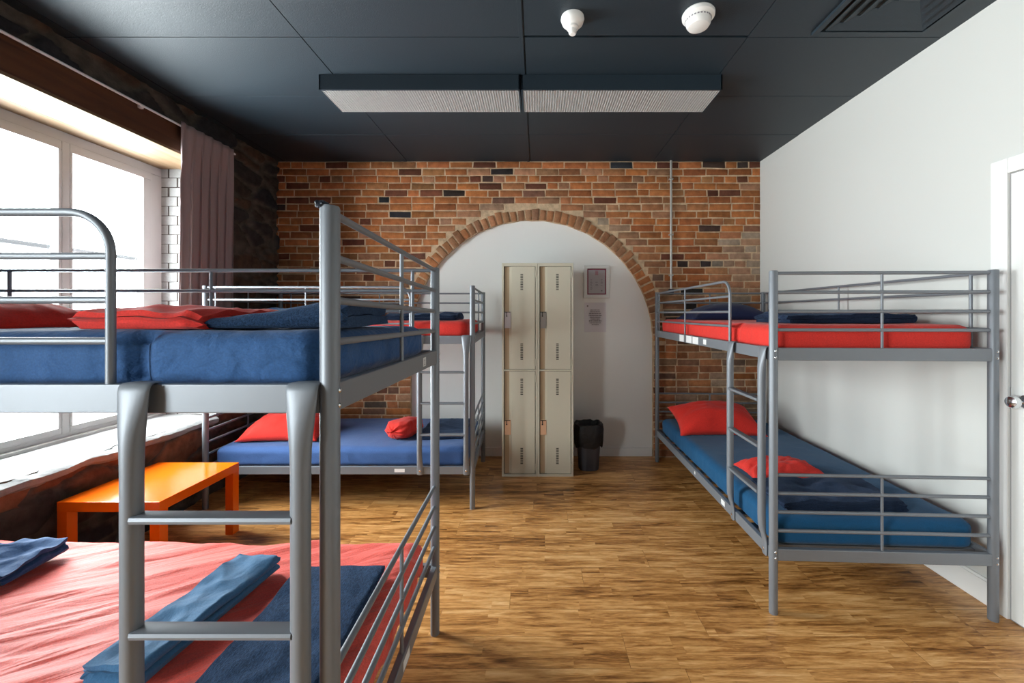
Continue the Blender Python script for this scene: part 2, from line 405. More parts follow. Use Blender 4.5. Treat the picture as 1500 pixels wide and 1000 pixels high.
def build_back_wall():
    b = MB(); MORT = (.58, .42, .27)
    # backing: mortar with arch opening
    yb = YB + .004
    b.ctone = MORT; b.cm = 0
    def q(p0, p1, p2, p3): b.add([p0, p1, p2, p3], [(0, 1, 2, 3)])
    xa, xb = ARC_X - ARC_R, ARC_X + ARC_R
    q((XL - .2, yb, -.05), (xa, yb, -.05), (xa, yb, ARC_H), (XL - .2, yb, ARC_H))
    q((xb, yb, -.05), (XR + .1, yb, -.05), (XR + .1, yb, ARC_H), (xb, yb, ARC_H))
    q((XL - .2, yb, ARC_H), (xa, yb, ARC_H), (xa, yb, H + .05), (XL - .2, yb, H + .05))
    q((xb, yb, ARC_H), (XR + .1, yb, ARC_H), (XR + .1, yb, H + .05), (xb, yb, H + .05))
    n = 64; pa = [(ARC_X + (ARC_R + .002 * math.sin(i * 2.3)) * math.cos(PI - PI * i / n), ARC_H + (ARC_R + .004 * math.sin(i * 1.7)) * math.sin(PI * i / n)) for i in range(n + 1)]
    for i in range(n):
        (x0, h0), (x1, h1) = pa[i], pa[i + 1]
        q((x0, yb, h0), (x1, yb, h1), (x1, yb, H + .05), (x0, yb, H + .05))
        q((x0, yb, h0), (x1, yb, h1), (x1, yb + .07, h1), (x0, yb + .07, h0))
    for x in (xa, xb): q((x, yb, -.05), (x, yb, ARC_H), (x, yb + .07, ARC_H), (x, yb + .07, -.05))
    # white plaster infill
    b.cm = 1; q((xa - .05, YB + .045, -.05), (xb + .05, YB + .045, -.05), (xb + .05, YB + .045, ARC_H + ARC_R + .05), (xa - .05, YB + .045, ARC_H + ARC_R + .05))
    b.cm = 0
    def brick(pts2, tone, proud, ctr, ring=False):   # pts2: four (x,h) ccw ; slightly pillowed face
        z = rough_zone(*ctr) * (.45 if ring else 1)
        if z > .36 and rnd.random() < z * 1.3 - .15:
            k = rnd.random()
            m2 = rnd.uniform(.5, .95); proud *= .5
        else: m2 = min(.6, z * .8)
        GR = (.36, .28, .205)
        b.ctone = tuple(t * (1 - m2) + g * m2 for t, g in zip(tone, GR))
        cx, ch = ctr
        j = lambda a: a + rnd.uniform(-.0034, .0034)
        P = [(j(x), j(h)) for x, h in pts2]
        yf = YB + .001 - proud
        outer = [(x, yb + .001, h) for x, h in P]
        mid = [(x, yf + .0025, h) for x, h in P]
        inn = []
        for x, h in P:
            dx, dh = cx - x, ch - h; l = math.hypot(dx, dh); e = .006
            inn.append((x + dx / l * e, yf, h + dh / l * e))
        vs = outer + mid + inn; fs = []
        for k in range(4):
            k2 = (k + 1) % 4; fs.append((k, k2, 4 + k2, 4 + k)); fs.append((4 + k, 4 + k2, 8 + k2, 8 + k))
        fs.append((8, 9, 10, 11)); b.add(vs, fs)
    # ring of soldier bricks
    nr = 54
    for i in range(nr):
        a0 = PI * (i + .10 + rnd.uniform(-.03, .05)) / nr; a1 = PI * (i + .90 + rnd.uniform(-.05, .03)) / nr; am = (a0 + a1) / 2
        r0 = ARC_R + rnd.uniform(-.004, .006); r1 = ARC_R + .108 + rnd.uniform(-.016, .016)
        P = [(ARC_X + r * math.cos(a), ARC_H + r * math.sin(a)) for r, a in ((r0, a0), (r1, a0), (r1, a1), (r0, a1))]
        t = brick_tone(); t = tuple(.55 * x + .45 * y for x, y in zip(t, (.40, .165, .062)))
        sv = rough_zone
        brick(P, t, rnd.uniform(.004, .012), (ARC_X + (ARC_R + .06) * math.cos(am), ARC_H + (ARC_R + .06) * math.sin(am)), True)
    rows = 42; rh = H / rows
    for r in range(rows):
        h0 = r * rh + .0060; h1 = (r + 1) * rh - .0060; hm = (h0 + h1) / 2
        if hm < ARC_H: half = ARC_R
        else:
            RR = ARC_R + .128; half = math.sqrt(max(0, RR * RR - (max(h0, ARC_H) - ARC_H) ** 2))
        segs = [(XL - .05, XR)] if half <= 0 else [(XL - .05, ARC_X - half), (ARC_X + half, XR)]
        for s0, s1 in segs:
            x = s0 - rnd.uniform(0, .2) if s0 < -2 else s0 + rnd.uniform(.0, .01)
            head = r % 6 == 3
            while x < s1 - .02:
                L = rnd.uniform(.098, .108) if (head and rnd.random() < .8) or rnd.random() < .14 else rnd.uniform(.205, .222)
                x0, x1 = max(x, s0 if s0 > -2 else -9), min(x + L, s1)
                if s1 - (x + L) < .04: x1 = s1
                x += L + .013
                if x1 - x0 < .025: continue
                dh = .003 * math.sin(x0 * 2.1 + r) + rnd.uniform(-.0015, .0015)
                xm = (x0 + x1) / 2
                brick([(x0, h0 + dh), (x1, h0 + dh), (x1, h1 + dh), (x0, h1 + dh)], brick_tone(), rnd.uniform(.0, .0035), (xm, hm + dh))
                if x1 >= s1: break
    struct(b.build('wall_back', ['brick', 'infill'], tone=True, sharp=60, fixn=False))
    b = MB(); b.bbox(xa + .005, xb - .005, YB + .028, YB + .05, 0, .088, .004); struct(b.build('baseboard_back', 'white_trim'))

def stone_field(y, h, seed=0.):
    """(height, tone) of coursed rubble at this place on the wall"""
    p = V((y * 3.3 + .25 * noise.noise(V((y * 4, h * 4, 1 + seed))), h * 6.3 + .35 * noise.noise(V((y * 3, h * 3, 9 + seed))), seed))
    d, pts = noise.voronoi(p, distance_metric='DISTANCE', exponent=2.5)
    e = d[1] - d[0]
    c = noise.cell(pts[0] * 7.13)
    c2 = noise.cell(pts[0] * 3.77 + V((5, 5, 5)))
    k = max(0., min(1., (e - .07) / .09)); k = k * k * (3 - 2 * k)
    h_ = .030 * k * (.5 + .5 * abs(c)) + .008 * fbm((y * 9, h * 9, seed), 4)
    st = [(.035, .030, .028), (.050, .036, .028), (.028, .027, .030), (.075, .045, .030), (.040, .034, .033)][int(abs(c2) * 4.99) % 5]
    if h < .62:
        red = [(.30, .105, .055), (.19, .090, .055), (.11, .070, .050), (.34, .125, .062), (.14, .085, .06)][int(abs(c2) * 4.99) % 5]
        w = max(0, min(1, (h - .20) / .3)) * (.55 + .45 * noise.noise(V((y * 2, 3, h * 2))))
        st = tuple(a * (1 - w) + r * w for a, r in zip(st, red))
    mo = (.085, .070, .058)
    return h_, tuple(m * (1 - k) + s_ * k for m, s_ in zip(mo, st))

W1 = (1.80, 3.25); W2 = (-1.75, -.25); SILL = .63; LIN = 2.58; XW = -2.98
def build_left_wall():
    b = MB()
    def panel(y0, y1, h0, h1, step):
        nu = max(1, int((y1 - y0) / step)); nv = max(1, int((h1 - h0) / step)); vs = []; fs = []; o = len(b.v)
        for i in range(nu + 1):
            for j in range(nv + 1):
                y = y0 + (y1 - y0) * i / nu; h = h0 + (h1 - h0) * j / nv
                d, t = stone_field(y, h)
                b.v.append(V((XL - .05 + d, y, h))); b.tone.append(t)
        for i in range(nu):
            for j in range(nv):
                b.f.append([o + i * (nv + 1) + j, o + (i + 1) * (nv + 1) + j, o + (i + 1) * (nv + 1) + j + 1, o + i * (nv + 1) + j + 1]); b.mi.append(0)
    panel(W1[1], YB + .05, 0, H + .02, .017)
    panel(1.5, W1[1], 0, SILL - .01, .017); panel(1.5, W1[0], SILL - .01, LIN + .2, .05)
    panel(YF, 1.5, 0, SILL - .01, .06)
    panel(1.5, W1[1], LIN + .2, H + .02, .017)
    panel(W2[0], 1.5, LIN + .2, H + .02, .05)
    panel(W2[1], 1.5, SILL - .01, LIN + .2, .06)
    panel(YF, W2[0], SILL - .01, H + .02, .06)
    # the thickness of the wall, so that no daylight leaks through it
    b.ctone = (.05, .04, .035)
    for y0, y1, h0, h1 in ((W1[1], YB + .3, -.05, H + .05), (W2[1], W1[0], -.05, H + .05), (YF - .2, W2[0], -.05, H + .05),
                           (W1[0], W1[1], -.05, SILL - .05), (W2[0], W2[1], -.05, SILL - .05), (W1[0], W1[1], LIN + .2, H + .05), (W2[0], W2[1], LIN + .2, H + .05)):
        b.box(XL - .62, XL - .09, y0, y1, h0, h1)
    struct(b.build('wall_left', 'stone', tone=True, sharp=80, fixn=False))
    # whitewashed reveals and sills (rough plaster over rubble)
    for nm, (y0, y1), fine in (('trim_1', W1, True), ('trim_2', W2, False)):
        b = MB(); st = .02 if fine else .08
        nu = int((y1 - y0) / st); prof = [(-3.10, SILL), (-2.95, SILL), (-2.85, SILL + .002), (-2.75, SILL), (-2.66, SILL - .003), (-2.60, SILL - .006), (-2.55, SILL - .014), (-2.525, SILL - .03), (-2.53, SILL - .06), (-2.57, SILL - .08)]
        vs = []; fs = []
        for i in range(nu + 1):
            y = y0 + (y1 - y0) * i / nu
            for k, (x, h) in enumerate(prof):
                e = .035 * fbm((y * 3.5, 4, 0), 4) + .01 * noise.noise(V((y * 16, 2, 2)))
                w = max(0, (k - 3)) / 6
                vs.append((x + e * w, y, h + (.010 * fbm((y * 8, x * 8, 3), 4) if k > 1 else 0) + .02 * w * noise.noise(V((y * 5, 7, 7)))))
        m = len(prof)
        for i in range(nu):
            for k in range(m - 1): fs.append((i * m + k, (i + 1) * m + k, (i + 1) * m + k + 1, i * m + k + 1))
        b.add(vs, fs)
        for ye, sgn in ((y0, 1), (y1, -1)):       # reveals: whitewashed bricks laid flat
            rows = 26; hh = (LIN - SILL) / rows
            b.box(-3.10, XL - .01, ye - (.03 if sgn > 0 else -.0015), ye + (-.0015 if sgn > 0 else .03), SILL - .02, LIN)
            for r in range(rows):
                j = rnd.uniform(0.0, .003)
                b.bbox(-3.09, -2.86 - (r % 2) * .07, ye - .02 + (.02 if sgn < 0 else 0) - (j if sgn < 0 else 0), ye + (0 if sgn < 0 else 0) + (j if sgn > 0 else .02), SILL + r * hh + .001, SILL + (r + 1) * hh - .0015, .003)
                b.bbox(-2.85 - (r % 2) * .07, XL - .005, ye - .02 + (.02 if sgn < 0 else 0) - (j * .6 if sgn < 0 else 0), ye + (j * .6 if sgn > 0 else .02), SILL + r * hh + .001, SILL + (r + 1) * hh - .0015, .003)
        struct(b.build(nm, 'whitewash', sharp=50))
    # timber lintels: dark face, pale underside boards
    for nm, (y0, y1) in (('trim_3', W1), ('trim_4', W2)):
        b = MB()
        b.cm = 0; b.bbox(XL - .10, XL - .008, y0 - .12, y1 + .12, LIN + .004, LIN + .20, .006)
        b.box(XL - .56, XL - .10, y0 - .1, y1 + .1, LIN + .02, LIN + .2)
        b.cm = 1; b.bbox(-2.83, XL - .010, y0 - .1, y1 + .1, LIN - .012, LIN + .012, .003)
        b.bbox(-3.09, -2.845, y0 - .1, y1 + .1, LIN - .006, LIN + .015, .003)
        struct(b.build(nm, ['beam', 'beam_pale']))

def build_window(nm, y0, y1, mull, num):
    r = bpy.data.objects.new(nm, None); COL.objects.link(r); r.location = (XW, y0, SILL); r['kind'] = 'structure'
    x0, x1 = XW - .06, XW
    f = MB()
    f.bbox(x0, x1, y0, y1, 2.51, LIN - .007, .004); f.bbox(x0, x1, y0, y1, SILL - .01, SILL + .045, .004)
    f.bbox(x0, x1, y0, y0 + .09, SILL + .0455, 2.5095, .004); f.bbox(x0, x1, y1 - .09, y1, SILL + .0455, 2.5095, .004)
    f.bbox(x1 - .005, x1 + .035, y0 - .0, y1, SILL - .005, SILL + .02, .004)
    f.build('window_frame', 'win_frame', r)
    for y in mull:
        b = MB(); b.bbox(x0 - .004, x1 + .006, y - .022, y + .022, SILL + .045, 2.51, .004); b.build('mullion', 'win_frame', r)
    ed = [y0 + .09] + sum([[y - .022, y + .022] for y in mull], []) + [y1 - .09]
    for i in range(0, len(ed), 2):
        a, c = ed[i], ed[i + 1]; w = .036
        s = MB()
        s.bbox(x0 + .012, x1 + .006, a, c, 2.51 - .055, 2.51, .004); s.bbox(x0 + .012, x1 + .006, a, c, SILL + .045, SILL + .085, .004)
        s.bbox(x0 + .012, x1 + .006, a, a + w * .5, SILL + .085, 2.455, .004); s.bbox(x0 + .012, x1 + .006, c - w * .5 if i < len(ed) - 2 else c - .065, c, SILL + .085, 2.455, .004)
        so = s.build('sash', 'win_frame', r)
        g = MB(); g.box(XW - .034, XW - .030, a + .01, c - .01, SILL + .08, 2.46); g.build('pane', 'glass', so)

def build_right_wall():
    b = MB(); b.box(XR, XR + .12, YF - .2, YB + .2, -.05, H + .05); struct(b.build('wall_right', 'white_wall'))
    b = MB(); b.box(XL - .6, XR + .2, YF - .15, YF, -.05, H + .05); struct(b.build('wall_front', 'dark_wall'))
    b = MB(); b.bbox(XR - .016, XR + .005, 1.99, YB + .0, 0, .115, .004); b.bbox(XR - .011, XR + .004, 1.99, YB, .11, .128, .003); struct(b.build('baseboard_right', 'white_trim'))
    b = MB(); b.bbox(XR - .016, XR + .005, YF, .98, 0, .115, .004); struct(b.build('baseboard_right.001', 'white_trim'))
    # door with casing
    r = bpy.data.objects.new('door_1', None); COL.objects.link(r); r.location = (XR, 1.915, 0); r['kind'] = 'structure'
    b = MB(); y1, y0, ht = 1.915, 1.055, 2.085
    b.bbox(XR - .018, XR + .01, y1, y1 + .072, 0, ht + .072, .004); b.bbox(XR - .018, XR + .01, y0 - .072, y0, 0, ht + .072, .004)
    b.bbox(XR - .018, XR + .01, y0 - .0, y1 + .0, ht, ht + .072, .004)
    b.build('door_casing', 'white_trim', r)
    b = MB(); b.box(XR - .0035, XR + .02, y0 - .01, y1 + .01, 0, ht + .01); b.build('door_gap', 'gap', r)
    b = MB(); b.bbox(XR - .008, XR + .02, y0 + .004, y1 - .007, .006, ht - .005, .002); b.build('door_slab', 'door_white', r)
    hb = MB(); c = (XR - .008, y1 - .065, 1.03)
    hb.lathe([(.0, 0), (.030, 0), (.030, -.006), (.024, -.011), (.0105, -.012), (.0105, -.030), (.020, -.038), (.0275, -.050), (.0285, -.060), (.024, -.070), (.012, -.074), (.0, -.075)], c, 28, 'x', cap=False)
    hb.build('door_handle', 'chrome', r)
    hb = MB(); hb.bbox(XR - .0105, XR - .004, y1 - .0085, y1 - .002, .985, 1.085, .001); hb.build('latch_plate', 'chrome', r)

build_floor(); build_ceiling(); build_back_wall(); build_left_wall(); build_right_wall()
build_window('window_1', W1[0], W1[1], (2.04, 2.585), 1)
build_window('window_2', W2[0], W2[1], (-1.0,), 2)

# ------------------------------------------------------------------ bunk beds
class Bed:
    def __init__(s, A, u, v, L, W, tilt, label):
        s.A, s.u, s.v, s.L, s.W, s.tilt = V((A[0], A[1], 0)), V(u), V(v), L, W, tilt
        s.root = thing('bunk_bed', (A[0], A[1], 0), label, 'bunk bed', 'silver metal bunk beds')
    def P(s, a, b, h):
        p = s.A + s.u * a + s.v * b
        z = h + (s.tilt * (1 - b / s.W) if h > .02 else 0)
        return V((p.x, p.y, z))
    def box(s, mb, a0, a1, b0, b1, h0, h1, bev=True):
        P = s.P
        if not bev:
            mb.hexa([P(a0, b0, h0), P(a1, b0, h0), P(a1, b1, h0), P(a0, b1, h0), P(a0, b0, h1), P(a1, b0, h1), P(a1, b1, h1), P(a0, b1, h1)]); return
        t = MB(); t.bbox(a0, a1, b0, b1, h0, h1, .004)
        mb.flat = True; mb.add([P(*v) for v in t.v], t.f)
    def tube(s, mb, pts, r, n=12, **k): mb.tube([s.P(*p) for p in pts], r, n, **k)
    def build(s, cap_post=False, stickers=()):
        P, L, W, R = s.P, s.L, s.W, s.root
        HP = 1.635
        for k, (a, b) in enumerate(((0, 0), (0, W), (L, 0), (L, W))):
            m = MB()
            prof = [(0, .0185), (.004, .0195), (HP - .006, .0195), (HP - .001, .0175), (HP, .012)]
            m.tube([P(a, b, h if h > 0 else 0) for h, _ in prof], 0, 28, rads=[(r, r) for _, r in prof])
            po = m.build('post', 'metal', R, sharp=50)
            for hh in (1.222, 1.253, .272, .300):
                z = MB(); sg = 1 if a > 0 else -1
                q = P(a + sg * .0185, b, hh)
                e = [V((0, 0, 1)), s.u * sg, s.v]
                vs = []; n = 10
                for rr, dd in ((.0055, -.002), (.0055, .002), (.003, .0045)):
                    for t in range(n): vs.append(q + e[1] * dd + e[0] * (rr * math.cos(2 * PI * t / n)) + e[2] * (rr * math.sin(2 * PI * t / n)))
                fs = [(i * n + t, i * n + (t + 1) % n, (i + 1) * n + (t + 1) % n, (i + 1) * n + t) for i in range(2) for t in range(n)] + [tuple(2 * n + t for t in range(n))]
                z.add(vs, fs); z.build('bolt', 'zinc', po)
            if cap_post and k == 0:
                z = MB()
                for i in range(9):      # scrap of dark rubber sitting crooked on the post
                    pass
                def blob(uu, vv):
                    th = 2 * PI * uu; ph = PI * vv
                    rr = .0125 * (1 + .5 * fbm((math.cos(th) * 1.6 + 3, math.sin(th) * 1.6, ph * 1.3), 3))
                    c = P(a + .011, b - .006, HP + .001)
                    return c + V((-.003 + rr * 1.0 * math.sin(ph) * math.cos(th), -.002 + rr * math.sin(ph) * math.sin(th), rr * .62 * math.cos(ph)))
                z.grid(blob, 24, 12); z.build('post_cap', 'rubber', po)
                po.children[-1]['label'] = 'torn dark rubber cap'
        for a in (0, L):
            m = MB()
            for h in (1.622, 1.531, 1.44, 1.352): s.tube(m, [(a, .012, h), (a, W - .012, h)], .0082)
            s.tube(m, [(a, W / 2, 1.26), (a, W / 2, 1.622)], .0062, 10)
            s.box(m, a - .0125, a + .0125, .014, W - .014, 1.207, 1.267)
            m.build('upper_end_frame', 'metal', R, sharp=50)
            m = MB()
            for h in (.66, .572, .483, .394): s.tube(m, [(a, .012, h), (a, W - .012, h)], .0082)
            s.tube(m, [(a, W / 2, .30), (a, W / 2, .66)], .0062, 10)
            s.box(m, a - .0125, a + .0125, .014, W - .014, .256, .312)
            m.build('lower_end_frame', 'metal', R, sharp=50)
        for b in (0, W):
            m = MB(); s.box(m, .016, 1.01 if True else L - .016, b - .0125, b + .0125, 1.207, 1.267); s.box(m, 1.012, L - .016, b - .0125, b + .0125, 1.207, 1.267)
            m.build('upper_side_rail', 'metal', R)
            m = MB(); s.box(m, .016, 1.01, b - .0125, b + .0125, .256, .312); s.box(m, 1.012, L - .016, b - .0125, b + .0125, .256, .312)
            m.build('lower_side_rail', 'metal', R)
        # guard on the ladder side, bent down at its foot end
        m = MB(); r = .0085; a0 = .455; rad = .085
        path = [P(a0, 0, 1.262), P(a0, 0, 1.40)]
        ez = V((0, 0, 1)); c = P(a0 + rad, 0, 1.622 - rad)
        path += arc(c, -s.u, ez, rad, 0, PI / 2, 10)
        path += [P(L - .018, 0, 1.622)]
        m.tube(path, r, 14, fixed=tuple(s.v.normalized()), rads=[(r, r)] * len(path))
        for h in (1.531, 1.44, 1.355): s.tube(m, [(a0, 0, h), (L - .016, 0, h)], .0076)
        for a in (1.22, L - .075): s.tube(m, [(a, 0, 1.262), (a, 0, 1.622)], .0062, 10)
        m.build('ladder_side_guard', 'metal', R, sharp=50)
        m = MB()
        for h in (1.622, 1.531, 1.44, 1.355): s.tube(m, [(.016, W, h), (L - .016, W, h)], .0078)
        for a in (.10, 1.0, L - .10): s.tube(m, [(a, W, 1.262), (a, W, 1.622)], .0075 if a != 1.0 else .0062, 10)
        m.build('wall_side_guard', 'metal', R, sharp=50)
        # slats
        for nm, h in (('upper_slats', 1.236), ('lower_slats', .284)):
            m = MB()
            for i in range(13):
                a = .10 + i * (L - .2) / 12; s.box(m, a - .032, a + .032, .013, W - .013, h - .009, h + .006, False)
            m.build(nm, 'metal', R)
        # ladder
        lad = bpy.data.objects.new('ladder', None); COL.objects.link(lad); lad.parent = R
        lad.location = P(.19, -.06, .26) - V(R.location)
        bo = -.0325; LA = (.043, .380)
        for a in LA:
            m = MB(); pts = []; rad = []
            hook = [(.006, 1.2695, .030, .0022), (-.010, 1.2702, .031, .0026), (-.020, 1.2695, .032, .0035), (-.0265, 1.2650, .0325, .0050), (-.0295, 1.254, .0320, .0070), (-.0305, 1.232, .0305, .0100),
                    (-.0315, 1.204, .0275, .0140), (bo, 1.172, .0235, .0172), (bo, 1.140, .0203, .0183), (bo, 1.10, .0188, .0185), (bo, .9, .0185, .0185), (bo, .46, .0185, .0185),
                    (-.0315, .41, .0185, .018), (-.028, .375, .0195, .014), (-.0225, .348, .021, .009), (-.0195, .325, .022, .006), (-.0185, .300, .022, .0045), (-.0185, .262, .022, .0045), (-.0185, .256, .018, .004)]
            for b, h, ra, rb in hook: pts.append(P(a, b, h)); rad.append((ra, rb))
            m.tube(pts, 0, 20, fixed=tuple(s.u.normalized()), rads=rad)
            m.build('stile', 'metal', lad, sharp=60)
            z = MB(); q = P(a, -.023, .287); n = 10; vs = []
            for rr, dd in ((.008, .002), (.008, -.002), (.004, -.004)):
                for t in range(n): vs.append(q + s.v * dd + s.u * (rr * math.cos(2 * PI * t / n)) + V((0, 0, rr * math.sin(2 * PI * t / n))))
            z.add(vs, [(i * n + t, i * n + (t + 1) % n, (i + 1) * n + (t + 1) % n, (i + 1) * n + t) for i in range(2) for t in range(n)] + [tuple(2 * n + t for t in range(n))])
            z.build('bolt', 'zinc', lad)
        for h in (1.005, .779, .553):
            m = MB(); prof = [(-.0195, .0), (-.0175, .0062), (-.012, .0075), (.012, .0075), (.0175, .005), (.018, -.004), (.010, -.0075), (-.012, -.0075), (-.0175, -.0062)]
            vs = []; n = len(prof)
            for a in (LA[0] + .010, LA[1] - .010):
                for d, e in prof: vs.append(P(a, bo + d, h + e))
            m.add(vs, [(k, (k + 1) % n, n + (k + 1) % n, n + k) for k in range(n)] + [tuple(range(n)), tuple(range(n, 2 * n))[::-1]])
            m.build('rung', 'metal', lad)
        for (kind, a, b, h, w, hh, digit) in stickers:
            m = MB()
            if kind == 'end': p = [P(a, b - w / 2, h - hh / 2), P(a, b + w / 2, h - hh / 2), P(a, b + w / 2, h + hh / 2), P(a, b - w / 2, h + hh / 2)]; nrm = -s.u * .0006
            else: p = [P(a - w / 2, b, h - hh / 2), P(a + w / 2, b, h - hh / 2), P(a + w / 2, b, h + hh / 2), P(a - w / 2, b, h + hh / 2)]; nrm = -s.v * .0006
            m.hexa([p[0], p[1], p[1] + nrm, p[0] + nrm, p[3], p[2], p[2] + nrm, p[3] + nrm])
            so = m.build('sticker', 'sticker', R); so['label'] = 'white paper sticker' + (' with the digit 1' if digit else '')
            if digit:
                z = MB()
                def dq(b0, b1, h0, h1):
                    n1 = nrm * 1.5; n2 = nrm * 2.2
                    e = [P(a, b + b0, h + h0), P(a, b + b1, h + h0), P(a, b + b1, h + h1), P(a, b + b0, h + h1)]
                    z.hexa([e[0] + n1, e[1] + n1, e[1] + n2, e[0] + n2, e[3] + n1, e[2] + n1, e[2] + n2, e[3] + n2])
                dq(-.0015, .0015, -.010, .011); dq(-.006, .006, -.012, -.009); dq(-.005, -.0015, .005, .008)
                z.build('printed_digit', 'ink', so)
        return s

bedF = Bed((-.43, .85), (-1, 0, 0), (-.0275, 1, 0), 2.0, .98, .018, 'silver metal bunk bed closest to the camera, cut by the left edge').build(
    cap_post=True, stickers=(('end', -.0128, .74, 1.238, .042, .034, True), ('end', -.0128, .50, .284, .07, .032, False)))
bedL = Bed((-.475, 3.0), (-1, 0, 0), (-.05, 1, 0), 1.955, .955, 0, 'silver metal bunk bed behind the orange table, against the brick wall').build(
    stickers=(('side', .53, -.0128, .285, .075, .024, False),))
bedR = Bed((1.128, 1.957), (.015, 1, 0), (1, -.045, 0), 2.0, 1.0, 0, 'silver metal bunk bed along the white wall beside the door').build(
    stickers=(('side', 1.26, -.0128, 1.237, .10, .052, False), ('side', 1.10, -.0128, 1.237, .115, .052, False), ('side', .97, -.0128, 1.237, .11, .05, False), ('side', .80, -.0128, 1.238, .05, .034, False),
              ('side', .52, -.0128, .286, .05, .030, False), ('side', .98, -.0128, .288, .020, .020, False)))

# ------------------------------------------------------------------ bedding
def rounded_block(mb, f, la, lb, lh, r, na, nb, nh, disp):
    """rounded block in local (a,b,h) mapped by f; disp(a,b,h,n) -> offset along local normal"""
    def face(ax, sg, n1, n2):
        o = [0, 1, 2]; o.remove(ax); dims = (la, lb, lh)
        def fn(u, v):
            p = [0, 0, 0]; p[ax] = sg * dims[ax] / 2; p[o[0]] = (u - .5) * dims[o[0]]; p[o[1]] = (v - .5) * dims[o[1]]
            q = [max(-d / 2 + rr, min(d / 2 - rr, x)) for x, d, rr in zip(p, dims, r)]
            d = [(x - y) / rr for x, y, rr in zip(p, q, r)]
            n = V(d)
            if n.length > 1e-6: n.normalize()
            s_ = V([y + nn * rr for y, nn, rr in zip(q, n, r)])
            s_ += n * disp(s_.x, s_.y, s_.z, n)
            return f(*s_)
        mb.grid(fn, n1, n2)
    for sg in (-1, 1):
        face(0, sg, nb, nh); face(1, sg, na, nh); face(2, sg, na, nb)
def weld(ob, d=.0008):
    bm = bmesh.new(); bm.from_mesh(ob.data); bmesh.ops.remove_doubles(bm, verts=bm.verts, dist=d)
    bmesh.ops.recalc_face_normals(bm, faces=bm.faces); bm.to_mesh(ob.data); bm.free()
    for p in ob.data.polygons: p.use_smooth = True

def mattress(bed, top, bot, m, label, amp=.004, wr=None, seed=0, ends=(.045, .045), res=1.0, groove=False):
    a0, a1 = ends[0], bed.L - ends[1]; b0, b1 = .030, bed.W - .030
    if bed.tilt == 0 and False: pass
    ca, cb, ch = (a0 + a1) / 2, (b0 + b1) / 2, (top + bot) / 2
    f = lambda a, b, h: bed.P(ca + a, cb + b, ch + h)
    def disp(a, b, h, n):
        if wr: d = wr(a, b, h, n)
        else: d = fbm((a * 4 + seed, b * 5, h * 9), 4) * .5 + abs(noise.noise(V((a * 7 + seed, b * 9, h * 12)))) * .6
        if n.z < -.5: return 0
        e = d * amp
        if groove and n.y < -.3: e -= .026 * math.exp(-((a + ca - .43) / .022) ** 2) * min(1, -n.y * 1.4)
        if abs(n.z) < .5: e += -.006 * abs(noise.noise(V((a * 13 + seed * 3, b * 13, h * 4)))) + .004   # pulled folds along the side
        return e
    mb = MB(); rounded_block(mb, f, a1 - a0, b1 - b0, top - bot, (.05, .05, .038), int(100 * res), int(50 * res), 12, disp)
    o = mb.build('mattress', m, None, origin=bed.P(ca, cb, bot), sharp=180); weld(o)
    return tag(o, label, 'mattress', 'single mattresses on the bunks')

FT, LT = 1.375, .435
def coral_wr(a, b, h, n):
    # long pulled creases running across the sheet
    t = a * .46 + b * .89; w = a * .89 - b * .46
    q = 1 - abs(noise.noise(V((w * .9, t * 5.5 + .4 * noise.noise(V((w * 2, t, 4))), 2))))
    return 1.1 * fbm((w * 1.1, t * 8.0, 2), 4) + 2.2 * max(0, q - .80) / .2 * (.5 + .5 * noise.noise(V((w * 1.5, t * 2, 8)))) + .35 * fbm((w * 4, t * 22, 6), 3)
mattress(bedF, FT, 1.243, 'navy_sheet', 'upper bunk mattress in blue denim sheet nearest the camera', .007, seed=3, res=1.4, groove=True)
mattress(bedF, LT, .291, 'red_sheet_lit', 'lower bunk mattress in red sheet lit to coral at bottom left', .010, wr=coral_wr, seed=5, res=1.6)
mattress(bedL, FT, 1.243, 'red_sheet', 'upper bunk mattress in red sheet against the brick wall, left of the lockers', .004, seed=8)
mattress(bedL, LT, .291, 'blue_sheet_tint_mid', 'lower bunk mattress in blue sheet with a mid blue light tint behind the orange table', .004, seed=11)
mattress(bedR, FT, 1.243, 'red_sheet', 'upper bunk mattress in bright red sheet by the white wall', .004, seed=14, groove=True)
mattress(bedR, LT, .291, 'blue_sheet_tint_teal', 'lower bunk mattress in blue sheet with a petrol light tint by the white wall', .004, seed=17)

def rot3(rz, rx=0, ry=0):
    from mathutils import Euler
    return Euler((rx, ry, rz)).to_matrix()
def pillow(c, sx, sy, th, m, label, rz=0, rx=0, ry=0, seed=0, group='pillows on the bunks', name='pillow', crease=.012, cat='pillow', n=44):
    R = rot3(rz, rx, ry); c = V(c); mb = MB()
    def side(sg):
        def fn(u, v):
            x, y = 2 * u - 1, 2 * v - 1
            g = (max(0, 1 - abs(x) ** 2.6)) ** .62 * (max(0, 1 - abs(y) ** 2.6)) ** .62
            ox = x * (1 - .085 * (1 - y * y)); oy = y * (1 - .10 * (1 - x * x))
            z = g * th / 2 * (1.45 if sg > 0 else -.50)
            w = crease * g ** .35 * (fbm((x * 1.7 + seed, y * 2.1, sg * .3 + seed), 4) + .5 * abs(noise.noise(V((x * 4 + seed, y * 4, seed)))))
            edge = (1 - g); z -= edge * th * .20
            z += w * (1 if sg > 0 else .3)
            p = V((ox * sx / 2, oy * sy / 2, z + .004 * edge * noise.noise(V((x * 5, y * 5, seed)))))
            return c + R @ p
        mb.grid(fn, n, n, flip=sg < 0)
    side(1); side(-1)
    o = mb.build(name, m, None, origin=c, sharp=180); weld(o, .0015)
    return tag(o, label, cat, group)

